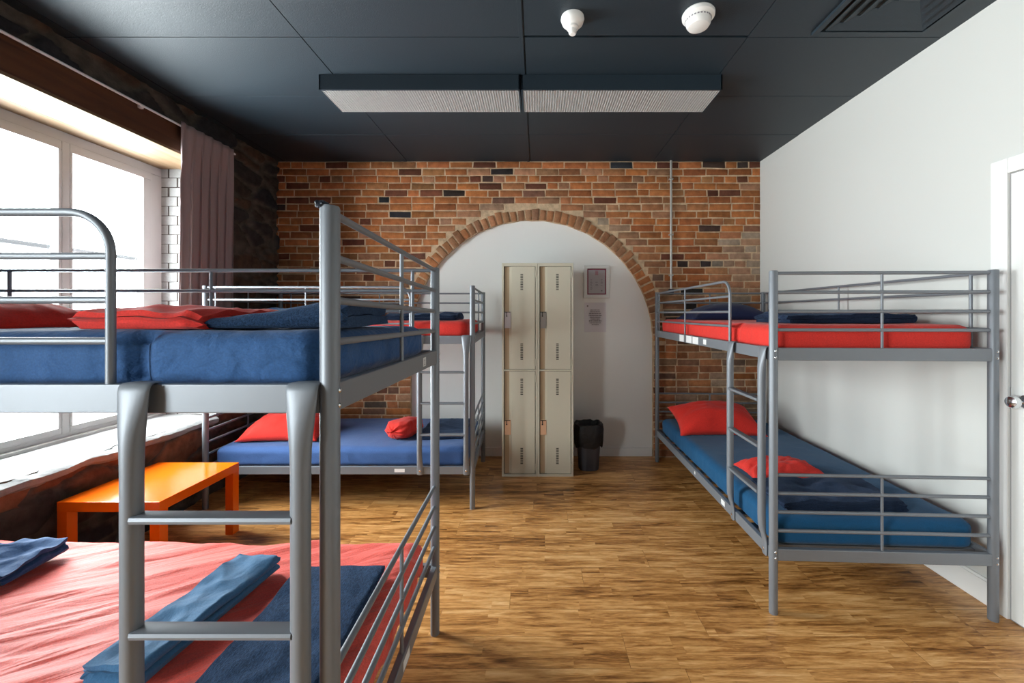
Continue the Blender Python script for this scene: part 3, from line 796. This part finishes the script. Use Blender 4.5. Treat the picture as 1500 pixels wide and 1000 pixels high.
def folded(c, L, W, layers, t, m, label, rz=0, seed=0, name='folded_blanket', cat='blanket', group='folded bedding on the bunks', wob=.010, puff=0., nl=64, taper=0., rx=0, ry=0, lift=None):
    """cloth folded zig-zag: c is the centre of its underside"""
    R = rot3(rz, rx, ry); c = V(c); mb = MB()
    cen = []; rr = t * .52
    for i in range(layers):
        z = (i + .5) * t * 1.04; k = 26
        js = rnd.uniform(-.012, .012); je = rnd.uniform(-.012, .012)
        row = [(-W / 2 + rr + js + (W - 2 * rr + je - js) * q / k, z) for q in range(k + 1)]
        if i % 2: row = row[::-1]
        cen += row
        if i < layers - 1:
            sx = 1 if i % 2 == 0 else -1; xe = row[-1][0]
            for q in range(1, 6):
                a = -PI / 2 + PI * q / 6; cen.append((xe + sx * rr * math.cos(a), z + t * .52 + t * .52 * math.sin(a)))
    N = len(cen); nor = []
    for i in range(N):
        x0, z0 = cen[max(0, i - 1)]; x1, z1 = cen[min(N - 1, i + 1)]; d = math.hypot(x1 - x0, z1 - z0) or 1
        nor.append((-(z1 - z0) / d, (x1 - x0) / d))
    ring = [(x + nx * t * .46, z + nz * t * .46) for (x, z), (nx, nz) in zip(cen, nor)]
    e0, e1 = cen[-1], cen[0]
    back = [(x - nx * t * .46, z - nz * t * .46) for (x, z), (nx, nz) in zip(cen, nor)][::-1]
    prof = ring + back; n = len(prof); Ht = layers * t * 1.04
    vs = []
    for i in range(nl + 1):
        s_ = i / nl; y = (s_ - .5) * L
        ends = 1 - (abs(2 * s_ - 1)) ** 8
        for x, z in prof:
            zz = z / Ht; tp = 1 - taper * (1 - s_)
            nz = wob * zz * (fbm((x * 5 + seed, y * 5, 1 + seed), 3) * .9 + .9 * (.5 - abs(noise.noise(V((x * 11 + 2 * y + seed, y * 9, seed))))) - .2)
            yy = y + (.018 * noise.noise(V((x * 4 + seed, zz * 5, (1 if s_ > .5 else 0) + seed)))) * (abs(2 * s_ - 1)) ** 2
            xx = x * (1 + .05 * noise.noise(V((y * 4, seed, zz * 2)))) + .010 * noise.noise(V((y * 6 + seed, zz * 4, 0)))
            pf = puff * math.cos(PI * x / (W * 1.05)) * zz
            z2 = max(.0005, (z + nz + pf) * tp * (.93 + .07 * ends)) if z > .001 else .0005
            if lift: z2 += lift(s_)
            vs.append(c + R @ V((xx, yy, z2)))
    fs = [(i * n + k, i * n + (k + 1) % n, (i + 1) * n + (k + 1) % n, (i + 1) * n + k) for i in range(nl) for k in range(n)]
    mb.add(vs, fs)
    # close both ends, strip by strip
    m2 = N
    for base in (0, nl * n):
        for k in range(m2 - 1):
            mb.f.append([base + k, base + k + 1, base + n - 2 - k, base + n - 1 - k]); mb.mi.append(0)
    o = mb.build(name, m, None, origin=c, sharp=50)
    return tag(o, label, cat, group)

def bundle(c, L, W, Ht, m, label, rz=0, seed=0, name='rolled_sheet', cat='sheet', group='folded bedding on the bunks'):
    """crumpled roll of cloth lying along its local y"""
    R = rot3(rz); c = V(c); mb = MB()
    def fn(u, v):
        th = 2 * PI * u; y = 2 * v - 1
        e = (1 - abs(y) ** 5) ** .5
        x = math.cos(th); z = math.sin(th)
        x = math.copysign(abs(x) ** .8, x); z = math.copysign(abs(z) ** .8, z)
        w = 1 + .16 * fbm((x * 1.5 + seed, z * 1.5, y * 1.4), 4) + .10 * abs(noise.noise(V((x * 3 + seed, z * 3, y * 3))))
        sp = .05 * math.sin(6 * th + 9 * (1 - e)) * (1 - e)
        return c + R @ V((x * W / 2 * e * w, y * L / 2 + .03 * (1 - e) * noise.noise(V((x * 4, z * 4, seed))), max(.001, Ht / 2 + z * Ht / 2 * e * (w + sp))))
    mb.grid(fn, 56, 30)
    o = mb.build(name, m, None, origin=c, sharp=180); weld(o)
    return tag(o, label, cat, group)

def tp(bed, b, top): return top + bed.tilt * (1 - b / bed.W)
# near bed, upper
zF = FT + .014
pillow((-1.80, 1.28, zF + .018), .66, .44, .100, 'red_pillow', 'red pillow on the blue sheet, cut by the left edge of the photo', rz=.06, seed=2, crease=.010)
folded((-.915, 1.10, zF + .004), .30, .33, 3, .0125, 'red_sheet', 'crumpled red sheet folded on the blue upper bunk by the window', rz=-PI / 2 - .05, seed=4, name='folded_sheet', cat='sheet', wob=.022, puff=.012)
folded((-.645, 1.20, zF + .004), .30, .44, 2, .030, 'fleece', 'thick navy fleece blanket folded on the blue upper bunk at its foot', rz=-PI / 2 + .12, seed=7, wob=.014, puff=.010, taper=.55)

# near bed, lower
zf = LT + .018
folded((-1.085, 1.315, zf + .004), .50, .155, 4, .0135, 'lit_blue_cloth', 'brightly lit blue sheet folded in a long strip on the coral red bed', rz=-.10, seed=9, name='folded_sheet', cat='sheet', wob=.018)
folded((-.735, 1.235, zf + .004), .60, .325, 2, .013, 'fleece', 'dark navy fleece blanket folded flat on the coral red bed', rz=.02, seed=12, wob=.010)
folded((-2.06, 1.555, zf + .004), .21, .32, 3, .016, 'navy_sheet', 'dark navy bedding pile on the coral red bed, cut by the left edge', rz=PI / 2 - PI / 2 + .05, seed=15, name='folded_sheet', cat='sheet', wob=.03, puff=.004)
# far left bed
folded((-.90, 3.30, FT + .003), .28, .54, 2, .018, 'fleece_dark', 'dark navy blanket on the red upper bunk left of the lockers', rz=0, seed=21, wob=.035, puff=.012)
pillow((-2.11, 3.42, FT + .026), .50, .42, .10, 'navy_sheet', 'blue pillow at the head of the upper bunk beside the curtain', rz=.05, seed=23)
pillow((-2.02, 3.33, LT + .088), .62, .40, .145, 'red_pillow', 'red pillow on the mid blue lower bunk beneath the window corner', rz=.04, rx=.25, seed=25)
bundle((-1.075, 3.33, LT + .004), .32, .21, .135, 'red_sheet', 'small rolled red sheet on the mid blue lower bunk', rz=-.35, seed=27)
folded((-.77, 3.50, LT + .003), .55, .36, 2, .014, 'fleece_dark', 'dark navy blanket folded at the foot of the mid blue bunk behind the ladder', rz=.02, seed=29)
# right bed
pillow((1.63, 3.58, FT + .036), .70, .44, .145, 'navy_pillow', 'plump navy pillow on the red upper bunk by the white wall', rz=.0, seed=31, crease=.006)
folded((1.66, 2.33, FT + .003), .33, .68, 2, .022, 'fleece_dark', 'dark navy blanket spread low on the red upper bunk by the white wall', rz=0, seed=33, wob=.026, puff=.010)
pillow((1.52, 3.50, LT + .105), .70, .42, .165, 'red_pillow', 'bright red pillow leaning at the head of the petrol blue bunk', rz=-.04, rx=.35, seed=35, crease=.014)
pillow((1.51, 2.55, LT + .028), .47, .27, .085, 'red_sheet', 'small crumpled red sheet halfway along the petrol blue bunk', rz=.02, seed=37, crease=.026, name='folded_sheet', cat='sheet', group='folded bedding on the bunks')
folded((1.55, 2.21, LT + .003), .32, .62, 3, .016, 'fleece_dark', 'dark navy blanket folded at the foot of the petrol blue bunk', rz=0, seed=39, wob=.022, puff=.006)

# ------------------------------------------------------------------ orange table
def table():
    r = thing('coffee_table', (-2.25, 2.42, 0), 'glossy orange square coffee table under the window', 'table')
    x0, x1, y0, y1, h = -2.50, -1.965, 2.13, 2.70, .45
    b = MB(); b.bbox(x0, x1, y0, y1, h - .053, h, .0025); b.build('tabletop', 'orange', r)
    for x in (x0, x1 - .053):
        for y in (y0, y1 - .053):
            b = MB(); b.bbox(x + .0008, x + .0522, y + .0008, y + .0522, 0, h - .0532, .002); b.build('leg', 'orange', r)
table()

# ------------------------------------------------------------------ lockers
def locker():
    x0, x1, yf, yb, Ht = -.311, .317, 3.59, 3.985, 1.872
    r = thing('locker_cabinet', ((x0 + x1) / 2, yf, 0), 'cream metal locker cabinet with four narrow doors under the arch', 'locker')
    b = MB()
    b.box(x0 + .004, x1 - .004, yf + .03, yb, .0, Ht - .002)
    b.bbox(x0, x0 + .018, yf, yf + .05, 0, Ht, .002); b.bbox(x1 - .018, x1, yf, yf + .05, 0, Ht, .002)
    xm = (x0 + x1) / 2
    b.bbox(xm - .017, xm - .0008, yf, yf + .05, 0, Ht, .002); b.bbox(xm + .0008, xm + .017, yf, yf + .05, 0, Ht, .002)
    for z0, z1 in ((0, .022), (.925, .937), (Ht - .028, Ht)):
        b.bbox(x0 + .017, xm - .016, yf + .001, yf + .045, z0, z1, .002); b.bbox(xm + .016, x1 - .017, yf + .001, yf + .045, z0, z1, .002)
    b.build('body', 'locker', r)
    for ci, (a, c) in enumerate(((x0 + .020, xm - .020), (xm + .019, x1 - .021))):
        for ti, (z0, z1) in enumerate(((.025, .922), (.940, Ht - .031))):
            d = MB(); ch = .068
            d.bbox(a + ch - .006, c - .003, yf + .004, yf + .022, z0, z1, .002)        # door panel
            d.bbox(a + .016, a + ch, yf + .014, yf + .022, z0, z1, .001)
            dr = d.build('door', 'locker', r)
            dr['label'] = 'narrow cream locker door'
            k = MB(); k.bbox(a + .004, a + .045, yf + .0135, yf + .020, z0, z1, .001); k.build('channel', 'locker_tan', dr)
            k = MB(); k.box(a - .001, a + .004, yf + .012, yf + .024, z0, z1); k.box(c - .003, c + .0005, yf + .010, yf + .024, z0, z1); k.box(a, c, yf + .010, yf + .024, z1, z1 + .002); k.build('shadow_joint', 'locker_dark', dr)
            vx = a + .155
            k = MB()
            for vz in (z1 - .055 - .15, z0 + .085):
                k = MB()
                for q in range(10):
                    zz = vz + q * .0148
                    k.box(vx - .0115, vx + .0115, yf + .0028, yf + .006, zz, zz + .0075)
                k.build('vent_slots', 'locker_dark', dr)
            pz = 1.30 if ti else .365
            k = MB(); k.bbox(a + .004, a + .058, yf + .006, yf + .013, pz, pz + .145 if ti == 1 else pz + .130, .0015)
            k.build('latch_plate', ('plate_lilac', 'plate_grey')[ci] if ti else 'plate_peach', dr)
            k = MB(); top = pz + (.145 if ti == 1 else .130)
            k.box(a + .006, a + .054, yf + .003, yf + .007, top - .006, top - .001); k.box(a + .020, a + .026, yf + .002, yf + .007, top - .035, top - .004)
            k.lathe([(0, -.003), (.006, -.003), (.006, .004), (0, .004)], (a + .023, yf + .004, top - .038), 12, 'y', cap=False)
            k.build('hasp', 'locker_dark', dr)
            for hz in (z0 + .03, z1 - .095):
                k = MB(); k.bbox(c - .001, c + .008, yf - .004, yf + .008, hz, hz + .062, .002); k.build('hinge', 'locker', dr)
locker()

# ------------------------------------------------------------------ bin
def bin_():
    cx, cy = .475, 3.80
    r = thing('waste_bin', (cx, cy, 0), 'waste bin lined with a black bag beside the lockers', 'bin')
    def sq(rad, n=40, p=.75):
        return [(rad * math.copysign(abs(math.cos(2 * PI * k / n)) ** p, math.cos(2 * PI * k / n)), rad * math.copysign(abs(math.sin(2 * PI * k / n)) ** p, math.sin(2 * PI * k / n))) for k in range(n)]
    b = MB(); n = 40; lev = [(.088, 0), (.092, .005), (.118, .395), (.114, .395), (.085, .02)]
    vs = [(cx + x, cy + y, h) for rd, h in lev for x, y in sq(rd)]
    fs = [(i * n + k, i * n + (k + 1) % n, (i + 1) * n + (k + 1) % n, (i + 1) * n + k) for i in range(len(lev) - 1) for k in range(n)]
    fs += [tuple(range(n)), tuple((len(lev) - 1) * n + k for k in range(n))]
    b.add(vs, fs); b.build('bin_body', 'bin', r)
    b = MB(); lev = [(.116, .225), (.128, .215), (.133, .26), (.136, .33), (.136, .375), (.128, .415), (.105, .42), (.095, .40), (.085, .25), (.0, .24)]
    vs = []
    for li, (rd, h) in enumerate(lev):
        for k, (x, y) in enumerate(sq(1)):
            w = 1 + (.05 * noise.noise(V((x * 4, y * 4, h * 8))) if li < 7 else 0) + (.02 * math.sin(k * 2.1) if li < 3 else 0)
            dz = .035 * noise.noise(V((x * 3, y * 3, 3))) if li < 2 else (.012 * noise.noise(V((x * 3, y * 3, 5))) if 4 < li < 7 else 0)
            vs.append((cx + x * rd * w, cy + y * rd * w, h + dz))
    fs = [(i * n + k, i * n + (k + 1) % n, (i + 1) * n + (k + 1) % n, (i + 1) * n + k) for i in range(len(lev) - 1) for k in range(n)]
    b.add(vs, fs); o = b.build('bin_bag', 'bag', r, sharp=60); o['label'] = 'black plastic bag over the rim'
bin_()

# ------------------------------------------------------------------ frame, notice, conduit
def wall_items():
    y = YB + .045
    x0, x1, h0, h1 = .466, .724, 1.585, 1.912
    r = thing('picture_frame', ((x0 + x1) / 2, y, h0), 'silver framed certificate with a maroon mat on the white arch', 'picture frame')
    b = MB(); w = .034; d = .022
    b.bbox(x0, x1, y - d, y - .001, h1 - w, h1, .004); b.bbox(x0, x1, y - d, y - .001, h0, h0 + w, .004)
    b.bbox(x0, x0 + w, y - d, y - .001, h0 + w * .9, h1 - w * .9, .004); b.bbox(x1 - w, x1, y - d, y - .001, h0 + w * .9, h1 - w * .9, .004)
    b.build('frame', 'frame_silver', r)
    b = MB(); b.box(x0 + w - .003, x1 - w + .003, y - .010, y - .002, h0 + w - .003, h1 - w + .003); b.build('mat_board', 'maroon', r)
    b = MB(); e = .012; b.box(x0 + w + e, x1 - w - e, y - .0115, y - .0102, h0 + w + e, h1 - w - e); ce = b.build('certificate', 'paper_grey', r)
    b = MB(); cx = (x0 + x1) / 2
    for k in range(5): b.box(cx - .016 + (k % 2) * .003, cx + .015, y - .0125, y - .0117, 1.815 + k * .009, 1.821 + k * .009)
    b.build('stamp', 'stamp', ce)
    b = MB()
    for col, (ca, cb) in enumerate(((-.066, -.040), (-.016, .020), (.040, .062))):
        for k in range(9 if col != 2 else 7):
            if rnd.random() < .25: continue
            b.box(cx + ca + rnd.uniform(0, .006), cx + cb - rnd.uniform(0, .01), y - .0125, y - .0117, 1.765 - k * .012, 1.769 - k * .012)
    b.box(cx + .042, cx + .058, y - .0125, y - .0117, 1.652, 1.664)
    b.build('print', 'text_grey', ce)
    # taped notice
    x0, x1, h0, h1 = .473, .690, 1.243, 1.540
    r = thing('notice', ((x0 + x1) / 2, y, h0), 'white paper notice with centred print below the framed certificate', 'notice')
    b = MB(); n = 12
    def sheet(u, v):
        return (x0 + (x1 - x0) * u, y - .0015 - .004 * (1 - v) * abs(u - .5) * 2 * (.5 + .5 * math.sin(3 * v)), h0 + (h1 - h0) * v)
    b.grid(sheet, n, n)
    bm_v = len(b.v); b.grid(lambda u, v: V(sheet(u, v)) + V((0, .0006, 0)), n, n, True)
    b.build('sheet', 'paper', r)
    b = MB(); cx = (x0 + x1) / 2
    lines = [(.10, 0), (.105, 0), (.125, 1), (.130, 1), (.110, 1), (.095, 1), (.125, 1), (.115, 0), (.070, 0)]
    for k, (wd, bold) in enumerate(lines):
        z = 1.462 - k * .0185; x = cx - wd / 2
        while x < cx + wd / 2 - .004:
            l = rnd.uniform(.004, .016); hh = .0095 if bold else .006
            b.box(x, min(x + l, cx + wd / 2), y - .0075, y - .0066, z, z + hh); x += l + .003
    b.build('print', 'text_grey', r)
    b = MB(); b.lathe([(0, -.0005), (.008, -.0005), (.008, .0004), (0, .0004)], (x0 + .032, y - .0072, 1.505), 14, 'y', cap=False); b.build('emblem', 'text_grey', r)
    # conduit
    r = thing('conduit_pipe', (1.322, YB, 1.62), 'thin grey conduit pipe running down the brick wall from the ceiling', 'pipe')
    b = MB(); b.tube([(1.322, YB - .024, H), (1.322, YB - .024, 1.66)], .0115, 14); b.build('tube', 'pipe', r)
    b = MB(); b.bbox(1.300, 1.344, YB - .045, YB - .006, 1.615, 1.672, .004); b.build('end_box', 'rubber', r)
    b = MB()
    for z in (2.75, 2.2, 1.8): b.bbox(1.302, 1.342, YB - .038, YB - .004, z, z + .014, .002)
    b.build('clamps', 'pipe', r)
wall_items()

# ------------------------------------------------------------------ curtain and rod
def curtain():
    CX, CH = -2.523, 2.758
    r = thing('curtain_rod', (CX, 3.40, CH), 'thin white curtain rod running along the dark timber lintel', 'curtain rod')
    b = MB(); b.tube([(CX, 1.62, CH), (CX, 3.42, CH)], .0075, 12); b.build('rod', 'rod', r)
    for y in (1.70, 2.62):
        b = MB(); b.bbox(CX - .024, CX - .004, y - .012, y + .012, CH - .018, CH + .012, .003); b.build('bracket', 'rod', r)
    b = MB()
    def fn(u, v):
        h = CH + .022 - v * 2.0; g = min(1, v * 5)
        y = 2.875 + u * .50 + .012 * math.sin(5 * v) * (1 - u)
        ph = u * 2 * PI * (6.0) + .6 * math.sin(2.6 * v) + .3
        am = .0075 + .0115 * g
        x = CX + am * math.sin(ph) * (1 + .15 * math.sin(2.3 * ph)) + .003 * noise.noise(V((u * 7, v * 3, 0)))
        x += .020 * (1 - g)
        q = max(0., 1 - u / .09); lo = min(1., max(0., (v - .10) / .10)); x -= q * (.012 * g + .058 * lo); y += q * (.078 * lo - .006 * g)
        return (x, y + .016 * math.cos(ph) * g + .006 * math.sin(3 * ph + 4 * v) * g, h)
    b.grid(fn, 190, 50)
    o = b.build('curtain', 'curtain', None, origin=(CX, 3.1, .8), sharp=180, fixn=False)
    md = o.modifiers.new('thick', 'SOLIDIFY'); md.thickness = .002
    tag(o, 'mauve grey gathered curtain hanging at the far end of the window', 'curtain')
curtain()

# ------------------------------------------------------------------ ceiling fittings
def strip_light(x0, x1, label):
    y0, y1, z0 = 2.585, 2.885, 2.842
    r = thing('strip_light', ((x0 + x1) / 2, (y0 + y1) / 2, H), label, 'ceiling light', 'twin ceiling strip lights')
    b = MB()
    b.bbox(x0, x1, y0, y0 + .012, z0, H - .001, .002); b.bbox(x0, x1, y1 - .012, y1, z0 + .004, H - .001, .002)
    b.bbox(x0, x0 + .012, y0, y1, z0, H - .001, .002); b.bbox(x1 - .012, x1, y0, y1, z0, H - .001, .002)
    b.box(x0 + .005, x1 - .005, y0 + .005, y1 - .005, H - .03, H - .002)
    b.build('housing', 'fixture', r)
    b = MB(); b.cm = 1; nx = int((x1 - x0 - .03) / .0165); ny = 17
    X0, X1, Y0, Y1 = x0 + .011, x1 - .011, y0 + .011, y1 - .011
    b.box(X0, X1, Y0, Y1, z0 + .010, z0 + .014); b.cm = 0
    for i in range(nx + 1):
        x = X0 + (X1 - X0) * i / nx; b.box(x - .0014, x + .0014, Y0, Y1, z0 + .001, z0 + .0105)
    for j in range(ny + 1):
        y = Y0 + (Y1 - Y0) * j / ny; b.box(X0, X1, y - .0012, y + .0012, z0 + .0015, z0 + .0102)
    b.build('diffuser', ['diff_a', 'diff_shade'], r)
strip_light(-1.38, -.108, 'left strip light with ribbed diffuser in dark housing on the ceiling')
strip_light(-.102, 1.17, 'right strip light with ribbed diffuser in dark housing on the ceiling')

def detectors():
    r = thing('smoke_detector', (.180, 2.09, H), 'smaller white detector with a stepped nose on the dark ceiling', 'smoke detector')
    b = MB(); b.lathe([(.0, 0), (.058, 0), (.060, -.012), (.052, -.034), (.036, -.046), (.030, -.048)], (.180, 2.09, H), 36, cap=False); b.build('base', 'plastic_white', r)
    b = MB(); b.lathe([(.031, -.044), (.031, -.058), (.026, -.062), (.022, -.063), (.020, -.080), (.015, -.087), (.0, -.088)], (.180, 2.09, H), 32, cap=False); b.build('sensor', 'plastic_white', r)
    c = (.810, 2.06, H)
    r = thing('smoke_detector', c, 'larger white dome smoke detector nearer the ceiling vent', 'smoke detector')
    b = MB(); b.lathe([(.0, 0), (.074, 0), (.079, -.008), (.078, -.022), (.070, -.030), (.060, -.032)], c, 40, cap=False); b.build('base', 'plastic_white', r)
    b = MB(); b.lathe([(.061, -.030), (.062, -.040), (.058, -.058), (.050, -.070), (.034, -.076), (.0, -.077)], c, 40, cap=False); b.build('dome', 'plastic_white', r)
    b = MB()
    for k in range(26):
        a = 2 * PI * k / 26; cx, cy = c[0] + .0605 * math.cos(a), c[1] + .0605 * math.sin(a)
        e1 = V((-math.sin(a), math.cos(a), 0)); e2 = V((math.cos(a), math.sin(a), 0)); p = V((cx, cy, H - .042))
        q = [p - e1 * .0045, p + e1 * .0045]
        b.hexa([q[0] - e2 * .002, q[1] - e2 * .002, q[1] + e2 * .0022, q[0] + e2 * .0022, q[0] - e2 * .002 + V((0, 0, .006)), q[1] - e2 * .002 + V((0, 0, .006)), q[1] + e2 * .0022 + V((0, 0, .006)), q[0] + e2 * .0022 + V((0, 0, .006))])
    b.build('sensor_slots', 'text_grey', r)
detectors()

def vent():
    cx, cy, S = 1.775, 1.905, .30
    r = thing('air_vent', (cx, cy, H), 'dark square ceiling vent with stepped louvres near the white wall', 'vent')
    b = MB()
    def ring(o, w, z0, z1, zi=None):
        zi = z0 if zi is None else zi
        vo = [(cx - o, cy - o), (cx + o, cy - o), (cx + o, cy + o), (cx - o, cy + o)]; i = o - w
        vi = [(cx - i, cy - i), (cx + i, cy - i), (cx + i, cy + i), (cx - i, cy + i)]
        for k in range(4):
            k2 = (k + 1) % 4
            mb.hexa([(*vo[k], z0), (*vo[k2], z0), (*vi[k2], zi), (*vi[k], zi), (*vo[k], z0 + z1), (*vo[k2], z0 + z1), (*vi[k2], zi + z1), (*vi[k], zi + z1)])
    mb = MB(); ring(S, .028, H - .016, .016); mb.build('frame', 'ceiling', r)
    mb = MB(); mb.box(cx - S + .02, cx + S - .02, cy - S + .02, cy + S - .02, H - .003, H - .001); mb.build('throat', 'locker_dark', r)
    for o in (.255, .205, .155, .105):
        mb = MB(); ring(o, .042, H - .020, .003, H - .006); mb.build('louvre', 'ceiling', r)
    mb = MB(); mb.bbox(cx - .05, cx + .05, cy - .05, cy + .05, H - .020, H - .012, .002); mb.build('centre_plate', 'ceiling', r)
vent()

# cable seen outside through the window
b = MB(); b.tube([(-6.0, -6 + .9 * k, 2.335 - .0004 * k * (30 - k)) for k in range(31)], .030, 8)
tag(b.build('overhead_cable', 'cable', None, origin=(-6, 5, 2.33)), 'thin cable crossing outside behind the window panes', 'cable')

# ------------------------------------------------------------------ light and camera
sc = bpy.context.scene
w = bpy.data.worlds.new('sky'); sc.world = w; w.use_nodes = True
bg = w.node_tree.nodes['Background']; bg.inputs[0].default_value = (.93, .97, 1.0, 1); bg.inputs[1].default_value = 9.0
for nm, (y0, y1) in (('sky_portal', W1), ('sky_portal.001', W2)):
    l = bpy.data.lights.new(nm, 'AREA'); l.shape = 'RECTANGLE'; l.size = y1 - y0; l.size_y = LIN - SILL; l.cycles.is_portal = True
    o = bpy.data.objects.new(nm, l); COL.objects.link(o); o.location = (XW - .12, (y0 + y1) / 2, (SILL + LIN) / 2)
    o.rotation_euler = (PI / 2, 0, -PI / 2)
cam = bpy.data.cameras.new('camera'); co = bpy.data.objects.new('camera', cam); COL.objects.link(co)
co.location = (0, 0, 1.43); co.rotation_euler = (PI / 2, 0, 0)
cam.sensor_width = 36; cam.lens = 36 * 600 / 1500; cam.shift_x = (750 - 787) / 1500; cam.shift_y = (459 - 500) / 1500
cam.clip_start = .05
sc.camera = co
sc.view_settings.view_transform = 'Standard'; sc.view_settings.look = 'None'; sc.view_settings.gamma = 1; sc.view_settings.exposure = 2.35
sc.view_settings.use_curve_mapping = False
sc.cycles.max_bounces = 10; sc.cycles.diffuse_bounces = 6; sc.cycles.transparent_max_bounces = 12
